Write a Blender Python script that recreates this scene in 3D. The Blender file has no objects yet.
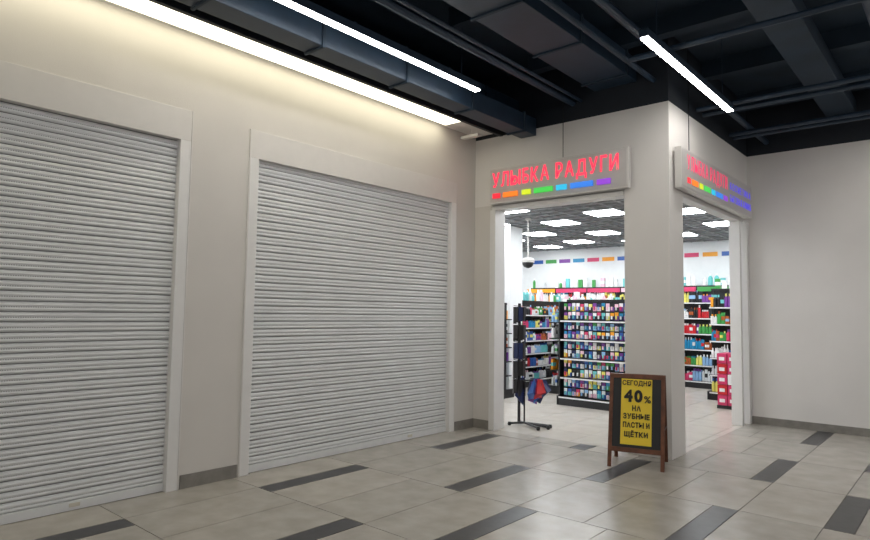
import bpy, math, random
import numpy as np
from mathutils import Matrix, Vector, Euler
random.seed(7)
scene=bpy.context.scene
try: scene.view_settings.view_transform='Standard'
except Exception: pass

# ------------------------------------------------------------ materials
def principled(name,col,rough=.5,metal=0.,noise=0.,nscale=8.,bump=0.,bscale=60.,emit=None,estr=0.,spec=.5):
    m=bpy.data.materials.new(name);m.use_nodes=True
    nt=m.node_tree;b=nt.nodes['Principled BSDF']
    c=(col[0],col[1],col[2],1)
    b.inputs['Base Color'].default_value=c
    b.inputs['Roughness'].default_value=rough
    b.inputs['Metallic'].default_value=metal
    b.inputs['Specular IOR Level'].default_value=spec
    if emit:
        b.inputs['Emission Color'].default_value=(*emit,1);b.inputs['Emission Strength'].default_value=estr
    if noise>0 or bump>0:
        tc=nt.nodes.new('ShaderNodeTexCoord')
    if noise>0:
        n=nt.nodes.new('ShaderNodeTexNoise');n.inputs['Scale'].default_value=nscale;n.inputs['Detail'].default_value=6
        nt.links.new(tc.outputs['Object'],n.inputs['Vector'])
        r=nt.nodes.new('ShaderNodeMapRange');r.inputs['From Min'].default_value=.3;r.inputs['From Max'].default_value=.7
        r.inputs['To Min'].default_value=1-noise;r.inputs['To Max'].default_value=1+noise
        nt.links.new(n.outputs['Fac'],r.inputs['Value'])
        mx=nt.nodes.new('ShaderNodeVectorMath');mx.operation='SCALE';mx.inputs[0].default_value=col[:3]
        nt.links.new(r.outputs['Result'],mx.inputs['Scale'])
        nt.links.new(mx.outputs[0],b.inputs['Base Color'])
    if bump>0:
        n2=nt.nodes.new('ShaderNodeTexNoise');n2.inputs['Scale'].default_value=bscale;n2.inputs['Detail'].default_value=4
        nt.links.new(tc.outputs['Object'],n2.inputs['Vector'])
        bp=nt.nodes.new('ShaderNodeBump');bp.inputs['Strength'].default_value=bump;bp.inputs['Distance'].default_value=.01
        nt.links.new(n2.outputs['Fac'],bp.inputs['Height']);nt.links.new(bp.outputs['Normal'],b.inputs['Normal'])
    return m
def srgb(h):
    h=h.lstrip('#');v=[int(h[i:i+2],16)/255 for i in (0,2,4)]
    return tuple(x/12.92 if x<=.04045 else ((x+.055)/1.055)**2.4 for x in v)
def emis(name,col,s):
    m=bpy.data.materials.new(name);m.use_nodes=True;nt=m.node_tree;nt.nodes.clear()
    e=nt.nodes.new('ShaderNodeEmission');o=nt.nodes.new('ShaderNodeOutputMaterial')
    e.inputs[0].default_value=(*col,1);e.inputs[1].default_value=s;nt.links.new(e.outputs[0],o.inputs[0]);return m

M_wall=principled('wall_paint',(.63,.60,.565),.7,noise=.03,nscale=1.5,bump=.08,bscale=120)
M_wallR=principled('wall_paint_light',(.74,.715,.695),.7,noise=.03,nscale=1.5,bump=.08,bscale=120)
M_store=principled('store_paint',(.82,.84,.85),.7,noise=.02)
M_dark=principled('ceiling_navy_paint',srgb('#1a2c3c'),.75,noise=.2,nscale=3)
M_dark2=principled('duct_navy_paint',srgb('#1c2f42'),.5,noise=.15,nscale=6)
M_black=principled('black_soffit',srgb('#161d27'),.6,noise=.1)
M_frame=principled('white_powdercoat',(.74,.73,.72),.35,noise=.02)
M_sframe=principled('shutter_frame_coat',(.66,.635,.61),.45,noise=.02)
M_slat=principled('shutter_slat',(.68,.69,.70),.38,metal=.0,noise=.04,nscale=3)
M_slat2=principled('shutter_slat_groove',(.20,.20,.20),.5)
M_tile=principled('stone_tile',(.36,.335,.30),.26,noise=.12,nscale=5,bump=.05,bscale=80)
M_tile2=principled('stone_tile_b',(.39,.36,.32),.26,noise=.12,nscale=4,bump=.05,bscale=80)
M_strip=principled('dark_stone_strip',(.045,.045,.048),.33,noise=.2,nscale=12)
M_grout=principled('grout',(.16,.15,.135),.8,noise=.1)
M_sfloor=principled('store_floor_tile',(.52,.48,.43),.25,noise=.06,nscale=4)
M_base=principled('baseboard_stone',(.23,.215,.195),.5,noise=.15,nscale=10)
M_blackm=principled('black_metal',(.012,.012,.014),.4,noise=.1)
M_price=principled('price_strip',(.8,.8,.8),.4,noise=.02)
M_cove=emis('cove_led',(1,.93,.70),5.5)
M_led=emis('led_tube',(1,.97,.91),35)
M_panel=emis('led_panel',(.95,.98,1),20)
M_signp=principled('sign_panel',(.52,.50,.49),.3,noise=.02)
M_signf=principled('sign_frame',(.62,.60,.58),.3,noise=.02)
M_sceil=principled('store_ceiling_grid',(.17,.18,.19),.7,noise=.1)
M_wood=principled('stained_wood',(.13,.045,.02),.45,noise=.35,nscale=14)
M_chalk=principled('chalkboard',(.012,.013,.015),.5,noise=.1)
M_yel=principled('yellow_poster',(.85,.62,.04),.6,noise=.02)
M_ink=principled('black_ink',(.01,.01,.01),.6,noise=.01)
M_label=principled('lock_plate',(.55,.52,.45),.4,noise=.1)
# perforated slot line: short punched slots along the slat
M_slot=bpy.data.materials.new('shutter_slots');M_slot.use_nodes=True
nt=M_slot.node_tree;b=nt.nodes['Principled BSDF'];b.inputs['Roughness'].default_value=.4
tc=nt.nodes.new('ShaderNodeTexCoord');sp=nt.nodes.new('ShaderNodeSeparateXYZ');nt.links.new(tc.outputs['Object'],sp.inputs[0])
mm=nt.nodes.new('ShaderNodeMath');mm.operation='MULTIPLY';mm.inputs[1].default_value=1/.016;nt.links.new(sp.outputs['Y'],mm.inputs[0])
fr=nt.nodes.new('ShaderNodeMath');fr.operation='FRACT';nt.links.new(mm.outputs[0],fr.inputs[0])
gt=nt.nodes.new('ShaderNodeMath');gt.operation='GREATER_THAN';gt.inputs[1].default_value=.6;nt.links.new(fr.outputs[0],gt.inputs[0])
mix_=nt.nodes.new('ShaderNodeMix');mix_.data_type='RGBA';nt.links.new(gt.outputs[0],mix_.inputs[0])
mix_.inputs[6].default_value=(.22,.22,.22,1);mix_.inputs[7].default_value=(.68,.69,.70,1);nt.links.new(mix_.outputs[2],b.inputs['Base Color'])
def E(n,h,s): 
    c=srgb(h); return principled(n,c,.4,emit=c,estr=s,noise=.0)
M_red=E('sign_red_led','#ff2f50',1.25)
M_red2=E('sign_pink_led','#e83468',.8)
M_cols=[E('dash_red','#f02a3c',.8),E('dash_orange','#f27a1c',.8),E('dash_yellow','#c8dc20',.8),E('dash_green','#3cc24a',.8),
        E('dash_cyan','#1fb4e0',.8),E('dash_blue','#2a7ae0',.8),E('dash_purple','#8a3cc8',.8)]
M_blue=E('sign_violet_led','#5a50e0',.7)
PAL=['#f0f0f0','#d9dde0','#2f5fb0','#1e88b8','#7a3f98','#d23b6a','#c8232c','#f0a020','#3f9a4a','#1c2a5a','#f2c8d8','#6fc6c8','#222226','#b05a28','#e8e070','#8fb8e0']
PM=[principled('product_'+str(i),srgb(h),.35,noise=.05,nscale=30) for i,h in enumerate(PAL)]

# ------------------------------------------------------------ mesh builder
class MB:
    def __init__(s): s.v=[];s.f=[];s.mi=[];s.m=[]
    def mat(s,m):
        if m not in s.m: s.m.append(m)
        return s.m.index(m)
    def add(s,vs,fs,m,T=None):
        o=len(s.v);k=s.mat(m)
        for v in vs: s.v.append(tuple(T@Vector(v)) if T else tuple(v))
        for f in fs: s.f.append([o+i for i in f]);s.mi.append(k)
    def box(s,x0,x1,y0,y1,z0,z1,m,T=None):
        s.add([(x0,y0,z0),(x1,y0,z0),(x1,y1,z0),(x0,y1,z0),(x0,y0,z1),(x1,y0,z1),(x1,y1,z1),(x0,y1,z1)],
              [(0,3,2,1),(4,5,6,7),(0,1,5,4),(1,2,6,5),(2,3,7,6),(3,0,4,7)],m,T)
    def lathe(s,cx,cy,prof,m,n=8,T=None):
        vs=[];fs=[]
        for r,z in prof:
            for i in range(n):
                a=2*math.pi*i/n;vs.append((cx+r*math.cos(a),cy+r*math.sin(a),z))
        for j in range(len(prof)-1):
            for i in range(n):
                fs.append((j*n+i,j*n+(i+1)%n,(j+1)*n+(i+1)%n,(j+1)*n+i))
        fs.append(tuple(range(n))[::-1]);fs.append(tuple((len(prof)-1)*n+i for i in range(n)))
        s.add(vs,fs,m,T)
    def tube(s,p,q,r,m,n=10):
        p=Vector(p);q=Vector(q);d=q-p
        T=Matrix.Translation(p)@d.to_track_quat('Z','Y').to_matrix().to_4x4()
        s.lathe(0,0,[(r,0),(r,d.length)],m,n,T)
    def obj(s,name,parent=None,bevel=0,smooth=False):
        me=bpy.data.meshes.new(name);me.from_pydata(s.v,[],s.f)
        for m in s.m: me.materials.append(m)
        me.polygons.foreach_set('material_index',s.mi);
        if smooth: me.polygons.foreach_set('use_smooth',[True]*len(s.f))
        me.update()
        o=bpy.data.objects.new(name,me);scene.collection.objects.link(o)
        if parent: o.parent=parent
        if bevel:
            b=o.modifiers.new('bevel','BEVEL');b.width=bevel;b.segments=2;b.limit_method='ANGLE'
        return o
def empty(name,loc=(0,0,0),rz=0):
    e=bpy.data.objects.new(name,None);scene.collection.objects.link(e);e.location=loc;e.rotation_euler=(0,0,rz);e.empty_display_size=.2;return e

# ------------------------------------------------------------ text
def text_mesh(s,extr,bold=0.0):
    cu=bpy.data.curves.new('t','FONT');cu.body=s;cu.size=1;cu.extrude=extr;cu.offset=bold;cu.resolution_u=3
    ob=bpy.data.objects.new('t',cu);scene.collection.objects.link(ob)
    dg=bpy.context.evaluated_depsgraph_get();dg.update()
    me=bpy.data.meshes.new_from_object(ob.evaluated_get(dg));bpy.data.objects.remove(ob)
    return me
def text(name,s,x0,z0,w,h,M,mat,parent,depth=.02,bold=.0,jit=0.,gap=.09):
    """local text plane x right, y up, z out of face; M places it"""
    parts=[];adv=0
    for i,ch in enumerate(s):
        if ch==' ': adv+=.35;continue
        me=text_mesh(ch,.5,bold)
        co=np.array([v.co[:] for v in me.vertices]);
        if len(co)==0: continue
        fs=[list(p.vertices) for p in me.polygons]
        co[:,0]-=co[:,0].min();wd=co[:,0].max()
        a=random.uniform(-jit,jit)*.35;c,sn=math.cos(a),math.sin(a)
        xx=co[:,0]*c-co[:,1]*sn;yy=co[:,0]*sn+co[:,1]*c
        co[:,0]=xx+adv;co[:,1]=yy+random.uniform(-jit,jit)*.25
        if ch=='Ы':
            # widen this letter so that its separate right-hand stem stays readable
            co[:,0]=adv+(co[:,0]-adv)*1.15;wd*=1.15
        parts.append((co,fs));adv+=wd+gap
        bpy.data.meshes.remove(me)
    allc=np.vstack([p[0] for p in parts]);mn=allc.min(0);mx=allc.max(0)
    mb=MB()
    for co,fs in parts:
        q=(co-mn)/(mx-mn)
        vs=[(x0+a*w,z0+b*h,cc*depth) for a,b,cc in q]
        mb.add(vs,fs,mat,M)
    return mb.obj(name,parent)

# ------------------------------------------------------------ constants
XL=-5.36; YA=7.03; XB=-2.58; YR=10.3; ZT=4.07; ZC=4.9; CZ=3.35; YCOL=7.46
# floor ------------------------------------------------------
mb=MB()
mb.box(-5.7,5,-4,7.1,-.12,-.004,M_grout);mb.box(-2.6,5,7.1,10.5,-.12,-.004,M_grout)
u=1.17;g=.0035
def tile(x0,x1,y0,y1,m):
    for (a,b,c,d) in ((-5.7,5,-4,7.1),(-2.6,5,7.1,10.45)):
        X0,X1,Y0,Y1=max(x0+g,a),min(x1-g,b),max(y0+g,c),min(y1-g,d)
        if X1>X0 and Y1>Y0: mb.box(X0,X1,Y0,Y1,-.01,0,m)
for k in range(-5,9):
    y0=.94+u*k;y1=y0+u
    for j in range(-1,6):
        ox=-4.92+2*j
        if k%2==0:
            tile(ox,ox+.2,y0,y1,M_strip)
            for t in range(3): tile(ox+.2+.6*t,ox+.8+.6*t,y0,y1,random.choice((M_tile,M_tile2)))
        else:
            tile(ox,ox+.6,y0,y1,random.choice((M_tile,M_tile2)));tile(ox+.6,ox+1.2,y0,y1,M_tile)
            tile(ox+1.2,ox+1.4,y0,y1,M_strip);tile(ox+1.4,ox+2.,y0,y1,random.choice((M_tile,M_tile2)))
mb.obj('floor')
mb=MB();mb.box(-10.5,-2.6,7.1,15.2,-.12,-.003,M_grout)
x=-10.5
while x<-2.65:
    y=7.1
    while y<15.1:
        mb.box(x+.003,min(x+.6,-2.6)-.003,y+.003,min(y+.6,15.2)-.003,-.01,-.0005,M_sfloor);y+=.6
    x+=.6
mb.obj('floor_store')
# walls ------------------------------------------------------
S=[(-.41,2.65,3.13),(3.44,6.5,3.11)]
mb=MB()
xa,xb=-5.66,XL
def wl(y0,y1,z0,z1,m=M_wall): mb.box(xa,xb,y0,y1,z0,z1,m)
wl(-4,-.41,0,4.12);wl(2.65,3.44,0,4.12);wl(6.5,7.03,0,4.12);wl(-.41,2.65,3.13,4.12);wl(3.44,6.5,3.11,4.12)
wl(-4,7.03,4.12,ZC,M_black)
mb.obj('wall_left')
mb=MB()  # storefront
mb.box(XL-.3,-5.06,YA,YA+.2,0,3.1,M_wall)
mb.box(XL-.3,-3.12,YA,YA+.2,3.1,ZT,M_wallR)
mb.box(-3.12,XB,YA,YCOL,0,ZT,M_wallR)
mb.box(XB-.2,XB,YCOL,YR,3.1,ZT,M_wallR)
mb.box(XL-.3,XB-.2,YA,YA+.2,ZT,ZC,M_black)
mb.box(XB-.2,XB,YA,YR,ZT,ZC,M_black)
mb.obj('wall_storefront')
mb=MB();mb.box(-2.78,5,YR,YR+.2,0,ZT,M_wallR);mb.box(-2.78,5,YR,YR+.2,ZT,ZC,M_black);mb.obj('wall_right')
mb=MB();mb.box(-10.7,-2.55,15,15.2,0,CZ+.1,M_store);mb.obj('wall_store_back')
mb=MB();mb.box(-10.7,-10.5,7.2,15,0,CZ+.1,M_store);mb.obj('wall_store_left')
mb=MB();mb.box(-10.7,-5.66,7.03,7.23,0,CZ+.1,M_store);mb.obj('wall_store_front')
mb=MB();mb.box(-2.6,-2.45,YR+.2,15,0,CZ+.1,M_store);mb.obj('wall_store_right')
# store ceiling
mb=MB();mb.box(-10.6,-2.7,7.23,15.1,CZ,CZ+.12,M_sceil)
y=7.4
M_grid=principled('ceiling_grid_bar',(.32,.33,.34),.5,noise=.05)
while y<15:
    mb.box(-10.5,-2.8,y,y+.02,CZ-.02,CZ,M_grid);y+=.3
x=-10.4
while x<-2.8:
    mb.box(x,x+.02,7.23,15,CZ-.02,CZ,M_grid);x+=.3
mb.obj('ceiling_store')
e=empty('ceiling_light_panels')
mb=MB()
for i,x in enumerate(np.arange(-9.8,-3.2,1.2)):
    for j,y in enumerate(np.arange(7.725+(i%2)*.6,14.6,1.8)):
        mb.box(x+.03,x+.57,y+.03,y+.57,CZ-.03,CZ-.021,M_panel)
mb.obj('panels',e)
# mall ceiling
mb=MB();mb.box(-5.66,5,-4,10.5,ZC,ZC+.15,M_dark)
for y in np.arange(-3,10.2,1.6): mb.box(-4.2,5,y,y+.14,ZC-.22,ZC-.001,M_dark)
mb.obj('ceiling')
# bulkhead with services beside the cove
mb=MB()
mb.box(-4.93,-4.88,-4,7.02,4.06,4.5,M_black)
mb.box(-4.88,-4.62,-4,7.02,4.16,4.5,M_dark2)
for y in np.arange(-3.5,7,.75): mb.box(-4.88,-4.6,y,y+.04,4.12,4.5,M_dark2)
mb.obj('ceiling_bulkhead')
mb=MB()
mb.box(-4.58,-4.34,-4,7.02,3.97,4.2,M_dark2)
for y in np.arange(-3.2,7,1.1): mb.box(-4.6,-4.32,y,y+.03,3.95,4.22,M_dark)
mb.box(-3.5,-2.95,-4,7.02,4.38,4.66,M_dark2)
for y in np.arange(-3.2,7,1.1): mb.box(-3.52,-2.93,y,y+.04,4.36,4.675,M_dark)
mb.box(-1.5,-1.15,-4,YR-.01,4.46,4.66,M_dark)
mb.obj('ventilation_duct',bevel=.006)
mb=MB()
for x,z,r in ((-4.75,4.09,.03),(-4.68,4.1,.02),(-3.8,4.3,.045),(-3.68,4.3,.02),(-2.75,4.35,.03),(-2.3,4.25,.04),(-.6,4.3,.04)): mb.tube((x,-4,z),(x,7.02 if x<-2.5 else YR-.01,z),r,M_dark2)
for y in (5.9,7.9,8.15,9.3,9.5): mb.tube((-2.55,y,4.18),(5,y,4.18),.03,M_dark2)
mb.obj('ceiling_pipes')
# cove light
mb=MB();mb.box(-5.28,-5.02,-4,6.25,4.105,4.119,M_cove);mb.box(-5.359,-4.935,-4,7.02,4.12,4.15,M_frame);mb.obj('cove_light')
mb=MB();mb.box(-5.3,-5.0,6.6,6.68,4.0,4.03,M_frame);mb.box(-5.28,-5.02,6.61,6.67,3.993,4.0,M_signf);mb.tube((-5.16,6.64,4.03),(-5.16,6.64,4.119),.006,M_frame);mb.obj('wall_lamp')
# linear lights; all after the second are out of view, added to light the corridor
for (x,y0,y1) in ((-4.06,2.4,5.36),(-2.12,5.2,7.78),(-2.12,-.6,2.4),(-.2,2.,5.0),(-.2,7.2,10.),(1.8,-.6,2.4),(1.8,5.2,8.2)):
    e=empty('linear_ceiling_light',(x,(y0+y1)/2,4.05));L=(y1-y0)/2
    mb=MB();mb.box(-.04,.04,-L,L,.0,.07,M_dark2);mb.obj('housing',e)
    mb=MB();mb.box(-.034,.034,-L+.01,L-.01,-.012,-.0005,M_led);mb.obj('diffuser',e)
    mb=MB()
    for yy in (-L+.3,L-.3): mb.tube((0,yy,.07),(0,yy,ZC-4.05),.004,M_dark2)
    mb.obj('suspension_wires',e)
# ------------------------------------------------------------ shutters
for (y0,y1,zt) in S:
    e=empty('roller_shutter',(XL,(y0+y1)/2,0));W=(y1-y0)/2-.012
    mb=MB();p=.078
    z=.07
    n=int((zt-.07)/p)+1
    pts=[(-.060,0),(-.060,.007),(-.048,.012),(-.043,.022),(-.048,.036),(-.048,.041),(-.043,.054),(-.048,.070),(-.060,.078)]
    for i in range(n):
        for j in range(len(pts)-1):
            a=pts[j];b=pts[j+1];za=z+i*p+a[1];zb=z+i*p+b[1]
            if zb>zt+.05: continue
            mm=M_slat2 if j==0 else (M_slot if j==4 else M_slat)
            mb.add([(a[0],-W,za),(a[0],W,za),(b[0],W,zb),(b[0],-W,zb)],[(0,1,2,3)],mm)
    mb.obj('slats',e)
    mb=MB();mb.box(-.07,-.035,-W,W,0.004,.075,M_slat)
    mb.box(-.035,-.028,W-.75,W-.67,.03,.06,M_label);mb.obj('bottom_rail',e,bevel=.003)
    mb=MB()
    mb.box(-.09,.014,-W-.11,-W,0,zt-.012,M_frame);mb.box(-.09,.014,W,W+.11,0,zt-.012,M_frame)
    mb.box(-.09,.014,-W-.11,W+.11,zt-.012,zt+.27,M_sframe)
    mb.box(.0141,.018,-W-.11,-W-.098,0,zt+.27,M_sframe);mb.box(.0141,.018,W+.098,W+.11,0,zt+.27,M_sframe)
    mb.obj('frame',e,bevel=.003)
# baseboards
mb=MB();mb.box(XL,XL+.012,2.765,3.325,0,.12,M_base);mb.box(XL,XL+.012,6.62,7.03,0,.12,M_base);mb.box(XL,XL+.012,-4,-.53,0,.12,M_base);mb.obj('baseboard_left')
mb=MB();mb.box(XL+.012,-5.08,YA-.012,YA,0,.12,M_base);mb.obj('baseboard_storefront')
mb=MB();mb.box(-2.57,5,YR-.012,YR,0,.11,M_base);mb.obj('baseboard_right')
# door frames
mb=MB();mb.box(-5.08,-4.99,YA-.02,YA+.22,0,3.03,M_frame);mb.box(-5.08,-3.13,YA+.0,YA+.22,3.03,3.09,M_frame);mb.obj('door_frame',bevel=.003)
mb=MB();mb.box(-2.80,-2.57,YR-.12,YR-.013,0,3.03,M_frame);mb.box(-2.76,-2.61,YR-.36,YR-.28,0,3.03,M_frame);mb.box(-2.76,-2.61,YCOL+.01,YR-.125,3.03,3.09,M_frame);mb.obj('door_frame.001',bevel=.003)
# ------------------------------------------------------------ signs
e=empty('store_sign',(-4.03,6.93,3.10))
mb=MB();mb.box(-1.005,1.005,0,.075,0,.49,M_signf);mb.box(-.985,.985,-.006,0,.02,.47,M_signp);mb.obj('panel',e,bevel=.003)
mb=MB();mb.tube((.12,.04,.49),(.12,.04,1.79),.005,M_blackm);mb.obj('hanger',e)
RA=Matrix.Rotation(math.pi/2,4,'X')
MA=Matrix.Translation((0,-.008,0))@RA
text('letters','УЛЫБКА РАДУГИ',-.95,.18,1.84,.25,MA,M_red,e,.006,.014,.05,.17)
dash=[(495,503),(507,523),(528,537),(541,560),(564,574),(578,599),(603,615)]
mb=MB()
for (a,b),m in zip(dash,M_cols):
    xa_=-1.005+(a-490)/140*2.01;xb_=-1.005+(b-490)/140*2.01
    mb.box(xa_,xb_,-.03,-.006,.07,.135,m)
mb.obj('colour_dashes',e)
e=empty('store_sign',(-2.48,8.62,3.07))
mb=MB();mb.box(-.078,0,-1.48,1.48,0,.48,M_signf);mb.box(0,.006,-1.46,1.46,.02,.46,M_signp);mb.obj('panel',e,bevel=.003)
mb=MB();mb.tube((-.04,-1.1,.48),(-.04,-1.1,1.8),.005,M_blackm);mb.obj('hanger',e)
RB=Matrix.Rotation(math.pi/2,4,'Z')@Matrix.Rotation(math.pi/2,4,'X')
MBm=Matrix.Translation((.008,0,0))@RB
text('letters','УЛЫБКА РАДУГИ',-1.3,.2,1.55,.22,MBm,M_red2,e,.003,-.008,.05,.3)
mb=MB()
for (a,b),m in zip(dash,M_cols):
    ya_=-1.3+(a-495)/120*1.55;yb_=-1.3+(b-495)/120*1.55
    mb.box(.006,.012,ya_,yb_,.08,.145,m)
mb.obj('colour_dashes',e)
text('small_letters_upper','КОСМЕТИКА',.38,.27,1.02,.1,MBm,M_blue,e,.003,-.01,0,.3)
text('small_letters_lower','БЫТОВАЯ ХИМИЯ',.38,.1,1.02,.1,MBm,M_blue,e,.003,-.01,0,.3)
# ------------------------------------------------------------ sandwich board
e=empty('sandwich_board',(-2.71,6.345,0),math.atan2(.15,.51))
H=.955;tilt=math.atan2(.22,H)
for front in (True,False):
    s=-1 if front else 1
    T=Matrix.Translation((0,.25+s*.25,0))@Matrix.Rotation(s*tilt,4,'X')
    mb=MB();L=H/math.cos(tilt)
    for sx in (-1,1):
        mb.box(sx*.265-.02,sx*.265+.02,-.012,.012,0,L,M_wood,T)
    mb.box(-.265,.265,-.012,.012,L-.045,L,M_wood,T)
    mb.box(-.265,.265,-.012,.012,.16,.21,M_wood,T)
    mb.box(-.246,.246,-.006,.006,.2,L-.04,M_chalk,T)
    mb.obj('front_frame' if front else 'back_frame',e,bevel=.003)
    if front:
        mb=MB();mb.box(-.16,.155,-.010,-.0075,.24,L-.05,M_yel,T);mb.obj('poster',e)
        TT=T@Matrix.Translation((0,-.0125,0))@RA
        text('line_today','СЕГОДНЯ',-.15,L-.13,.295,.065,TT,M_ink,e,.002,.03)
        text('line_percent','40',-.13,L-.30,.19,.135,TT,M_ink,e,.002,.05)
        text('line_percent_sign','%',.075,L-.30,.07,.075,TT,M_ink,e,.002,.02)
        text('line_a','НА',-.045,L-.39,.09,.06,TT,M_ink,e,.002,.04)
        text('line_b','ЗУБНЫЕ',-.135,L-.475,.27,.06,TT,M_ink,e,.002,.04)
        text('line_c','ПАСТЫ И',-.135,L-.565,.27,.06,TT,M_ink,e,.002,.04)
        text('line_d','ЩЁТКИ',-.12,L-.67,.24,.08,TT,M_ink,e,.002,.04)
mb=MB()
for sx in (-1,1): mb.tube((sx*.28,.08,.4),(sx*.28,.42,.4),.004,M_blackm,6)
mb.obj('chains',e)
# ------------------------------------------------------------ shelving
def bottle(mb,x,y,z,w,h,m,cap):
    k=random.random()
    if k<.45:
        mb.lathe(x,y,[(w*.48,z),(w*.5,z+h*.08),(w*.5,z+h*.62),(w*.22,z+h*.78),(w*.2,z+h*.8)],m,7)
        mb.lathe(x,y,[(w*.24,z+h*.8),(w*.22,z+h)],cap,7)
    elif k<.7:
        mb.box(x-w*.48,x+w*.48,y-w*.3,y+w*.3,z,z+h*.8,m);mb.box(x-w*.2,x+w*.2,y-w*.2,y+w*.2,z+h*.8,z+h,cap)
    else:
        mb.box(x-w*.48,x+w*.48,y-w*.35,y+w*.35,z,z+h*.9,m);mb.box(x-w*.482,x+w*.482,y-w*.36,y+w*.36,z+h*.3,z+h*.6,cap)
def unit(name,loc,rz,W,D,H,levels,style,pal,top=False,double=True,header=None):
    e=empty(name,loc,rz)
    mb=MB()
    for sx in (-1,1):
        mb.box(sx*W/2-.02,sx*W/2+.02,-D/2,D/2,0,.16,M_blackm)
        mb.box(sx*W/2-.02,sx*W/2+.02,-.03,.03,.16,H,M_blackm)
        if style=='cards': mb.box(sx*W/2-.012,sx*W/2+.012,-D/2+.05,D/2-.05,.16,H,M_blackm)
    mb.box(-W/2,W/2,-.01,.01,.1,H,M_blackm);mb.box(-W/2-.02,W/2+.02,-.04,.04,H,H+.04,M_blackm)
    mb.box(-W/2,W/2,-D/2,D/2,.0,.13,M_blackm)
    lv=[.15+i*(H-.15)/levels for i in range(levels)]
    gap=(H-.15)/levels
    for z in lv[1:]:
        mb.box(-W/2,W/2,-D/2+.06,D/2-.06 if double else 0,z-.02,z,M_blackm)
    mb.obj('frame',e)
    mb=MB()
    for z in lv:
        mb.box(-W/2+.02,W/2-.02,-D/2+(.052 if z>.2 else -.006),-D/2+(.06 if z>.2 else 0),z-.028,z-.003,M_price)
    mb.obj('price_rails',e)
    mb=MB()
    sides=(-1,1) if double else (-1,)
    for sd in sides:
        for z in lv:
            x=-W/2+.06;pi=random.choice(pal);cnt=0;run=random.randint(2,5);w=.08;h=gap*.6;cap=PM[0]
            while x<W/2-.07:
                if cnt==0:
                    pi=random.choice(pal);run=random.randint(1,4);w=random.uniform(.04,.07);h=gap*random.uniform(.5,.85);cap=PM[random.choice(pal+[0])]
                cnt=(cnt+1)%run
                if style=='cards':
                    for r_ in range(2):
                        zz=z+gap*.04+r_*gap*.46
                        c=PM[random.choice(pal)];c2=PM[random.choice(pal)]
                        yb=sd*(D/2-.12)
                        hh=gap*random.uniform(.36,.42)
                        mb.box(x,x+.062,min(yb,yb-sd*.02),max(yb,yb-sd*.02),zz,zz+hh*.55,c)
                        mb.box(x,x+.062,min(yb,yb-sd*.01),max(yb,yb-sd*.01),zz+hh*.55,zz+hh,c2)
                        mb.lathe(x+.029,yb+sd*.012,[(.016,zz+hh*.15),(.016,zz+hh*.6)],PM[random.choice([0,1,15,10,5,11,14])],6)
                    x+=.08
                else:
                    bottle(mb,x,sd*(D/2-.11),z,w,h,PM[pi],cap)
                    if random.random()<.5: bottle(mb,x,sd*(D/2-.2),z,w,h,PM[pi],cap)
                    x+=w+.006
    if top:
        x=-W/2+.1
        while x<W/2-.1:
            w=random.uniform(.07,.11)
            if random.random()<.8: bottle(mb,x,0,H+.04,w,random.uniform(.15,.3),PM[random.choice([0,0,1,11,8,10])],PM[0])
            x+=w+.03
    mb.obj('products',e)
    if header:
        mb=MB();x=-W/2
        while x<W/2-.3:
            mb.box(x+.02,x+.88,-D/2+.05,-D/2+.07,H-.10,H+.0,PM[random.choice(header)]);x+=.9
        mb.obj('header_strip',e)
    return e
cool=[2,3,4,9,11,5,12,15,2,14,0,1,10,0,7,12,9,8,1,4]
mix=[0,0,0,1,1,2,3,4,5,6,7,8,10,11,14,15,12,13,12]
unit('store_shelf',(-4.95,10.2,0),0,1.3,.8,1.82,5,'cards',cool,double=False)
unit('store_shelf',(-7.75,12.5,0),math.pi/2,3.0,.8,1.85,6,'bottles',mix,top=True)
unit('store_shelf',(-7.35,9.75,0),0,1.3,.6,1.75,6,'bottles',mix,top=True)
unit('store_shelf',(-6.1,14.65,0),0,6.2,.6,2.25,6,'bottles',mix,top=True,double=False,header=[7,5,3,8,10])
unit('store_shelf',(-3.35,12.9,0),0,1.1,.7,2.1,6,'bottles',mix,top=True,double=True)
unit('store_shelf',(-6.2,12.4,0),math.pi/2,2.6,.8,1.75,5,'bottles',mix,top=True)
mb=MB();mb.box(-7.6,-6.90,10.2,10.65,0,CZ-.021,M_store);mb.obj('store_column')
# colour squares on the back wall
e=empty('wall_decal_dashes')
mb2=MB();x=-10.2;i=0
hc=[5,7,2,8,4,3]
while x<-2.9:
    w=.33
    mb2.box(x,x+w,14.985,14.999,2.98,3.08,PM[hc[i%6]]);x+=w+.09;i+=1
mb2.obj('dashes',e)
# product stack by the second door
e=empty('product_stack',(-3.17,11.75,0))
mb=MB();mb.box(-.26,.26,-.26,.26,0,.06,M_blackm)
for r in range(5):
    for a in range(3):
        for b in range(3):
            z=.06+r*.18
            mb.box(-.25+a*.17,-.25+a*.17+.155,-.25+b*.17,-.25+b*.17+.155,z,z+.17,PM[[5,5,5,0,5][(r+a+b)%5] if (r%2==0) else [6,5,12][(a+b)%3]])
            mb.box(-.25+a*.17+.03,-.25+a*.17+.12,-.252+b*.17,-.25+b*.17,z+.05,z+.11,PM[0])
mb.obj('packs',e,bevel=.004)
# security camera
mb=MB();mb.lathe(-6.1,9.6,[(.05,3.33),(.05,3.30),(.014,3.29),(.014,2.62),(.08,2.6),(.12,2.57),(.12,2.52)],M_signf,18)
mb.lathe(-6.1,9.6,[(.02,2.42),(.07,2.44),(.10,2.48),(.105,2.52)],M_blackm,18);mb.obj('dome_security_camera')
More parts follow.
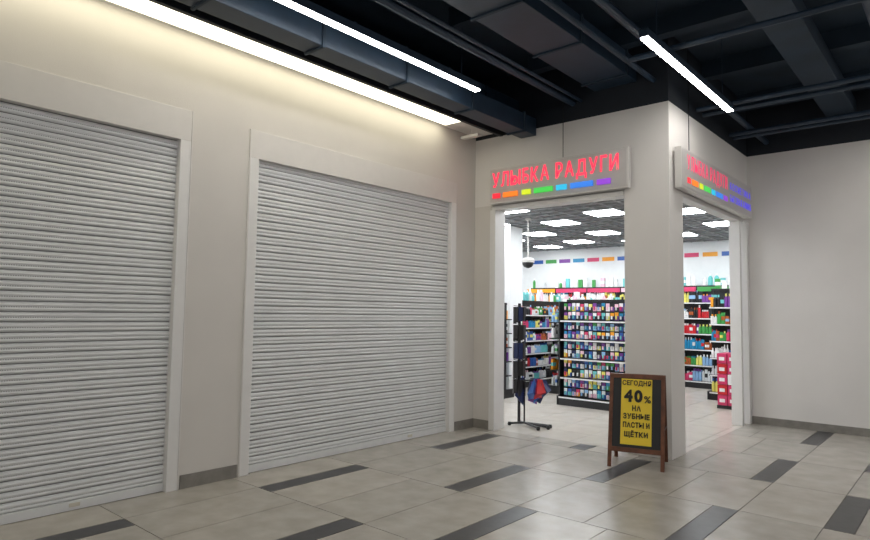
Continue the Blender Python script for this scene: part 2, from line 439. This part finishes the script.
# display stand
e=empty('display_stand',(-4.80,7.62,0))
mb=MB();P=-.18
mb.tube((P,0,.03),(P,0,1.74),.022,M_blackm);mb.tube((P,0,.62),(.06,-.0,.66),.012,M_blackm)
mb.tube((P+.09,0,.03),(P+.09,0,.64),.012,M_blackm)
for a in (0.0,.5,2.6,3.6,5.6):
    mb.tube((P*.5,0,.045),(.3*math.cos(a),.24*math.sin(a),.03),.016,M_blackm);mb.lathe(.3*math.cos(a),.24*math.sin(a),[(.02,0),(.03,.02),(.02,.05)],M_blackm,10)
for z in (1.70,1.44,1.18,.92,.66):
    for a in np.arange(0,2*math.pi,math.pi/3): mb.tube((P,0,z),(P+.095*math.cos(a),.095*math.sin(a),z+.01),.004,M_blackm,6)
mb.obj('rack',e)
mb=MB()
for z in (1.69,1.43,1.17,.91,.65):
    for a in np.arange(0,2*math.pi,math.pi/4):
        T=Matrix.Translation((P,0,0))@Matrix.Rotation(a,4,'Z')@Matrix.Translation((.08,0,0));h=random.uniform(.18,.26)
        mb.box(-.008,.008,-.03,.03,z-h,z,random.choice([M_blackm,M_blackm,M_blackm,PM[12],PM[9]]),T)
mb.obj('hanging_accessories',e)
mb=MB()
for cx,a,m,h in ((.07,0,PM[2],.34),(.08,.9,PM[9],.34),(.0,1.3,PM[4],.36),(.05,2.2,PM[9],.3),(.16,5.4,PM[6],.28),(.1,4.5,PM[2],.3),(-.08,3.4,PM[9],.42),(.18,.2,PM[9],.25),(.15,3,PM[4],.3)):
    T=Matrix.Translation((cx,0,0))@Matrix.Rotation(a,4,'Z')@Matrix.Translation((.03,0,.04))
    mb.add([(-.02,-.03,.64),(.03,.03,.64),(.10,.07,.64-h*.6),(.02,-.09,.64-h),(-.02,.05,.64-h*.9),(.09,-.05,.64-h*.7)],[(0,1,2,5),(0,5,3),(0,3,4),(0,4,1),(1,4,2),(2,4,3,5)],m,T)
mb.obj('hanging_bags',e)

# ------------------------------------------------------------ world + camera
w=bpy.data.worlds.new('w');scene.world=w;w.use_nodes=True
w.node_tree.nodes['Background'].inputs[0].default_value=(1,.98,.96,1);w.node_tree.nodes['Background'].inputs[1].default_value=.38
f=620.
d1=np.array([539,50,620.]);d1/=np.linalg.norm(d1)
d2=np.array([-(620*620+50*31.)/539,31.,620.]);d2/=np.linalg.norm(d2)
X=-d2;Y=d1;Z=np.cross(X,Y)
R=Matrix(((X[0],-X[1],-X[2]),(Y[0],-Y[1],-Y[2]),(Z[0],-Z[1],-Z[2])))
cam=bpy.data.cameras.new('camera');cam.sensor_width=36;cam.lens=f/870*36;cam.clip_end=100
co=bpy.data.objects.new('camera',cam);scene.collection.objects.link(co)
M=R.to_4x4()
M.translation=Vector((0,0,1.6))
co.matrix_world=M
scene.camera=co
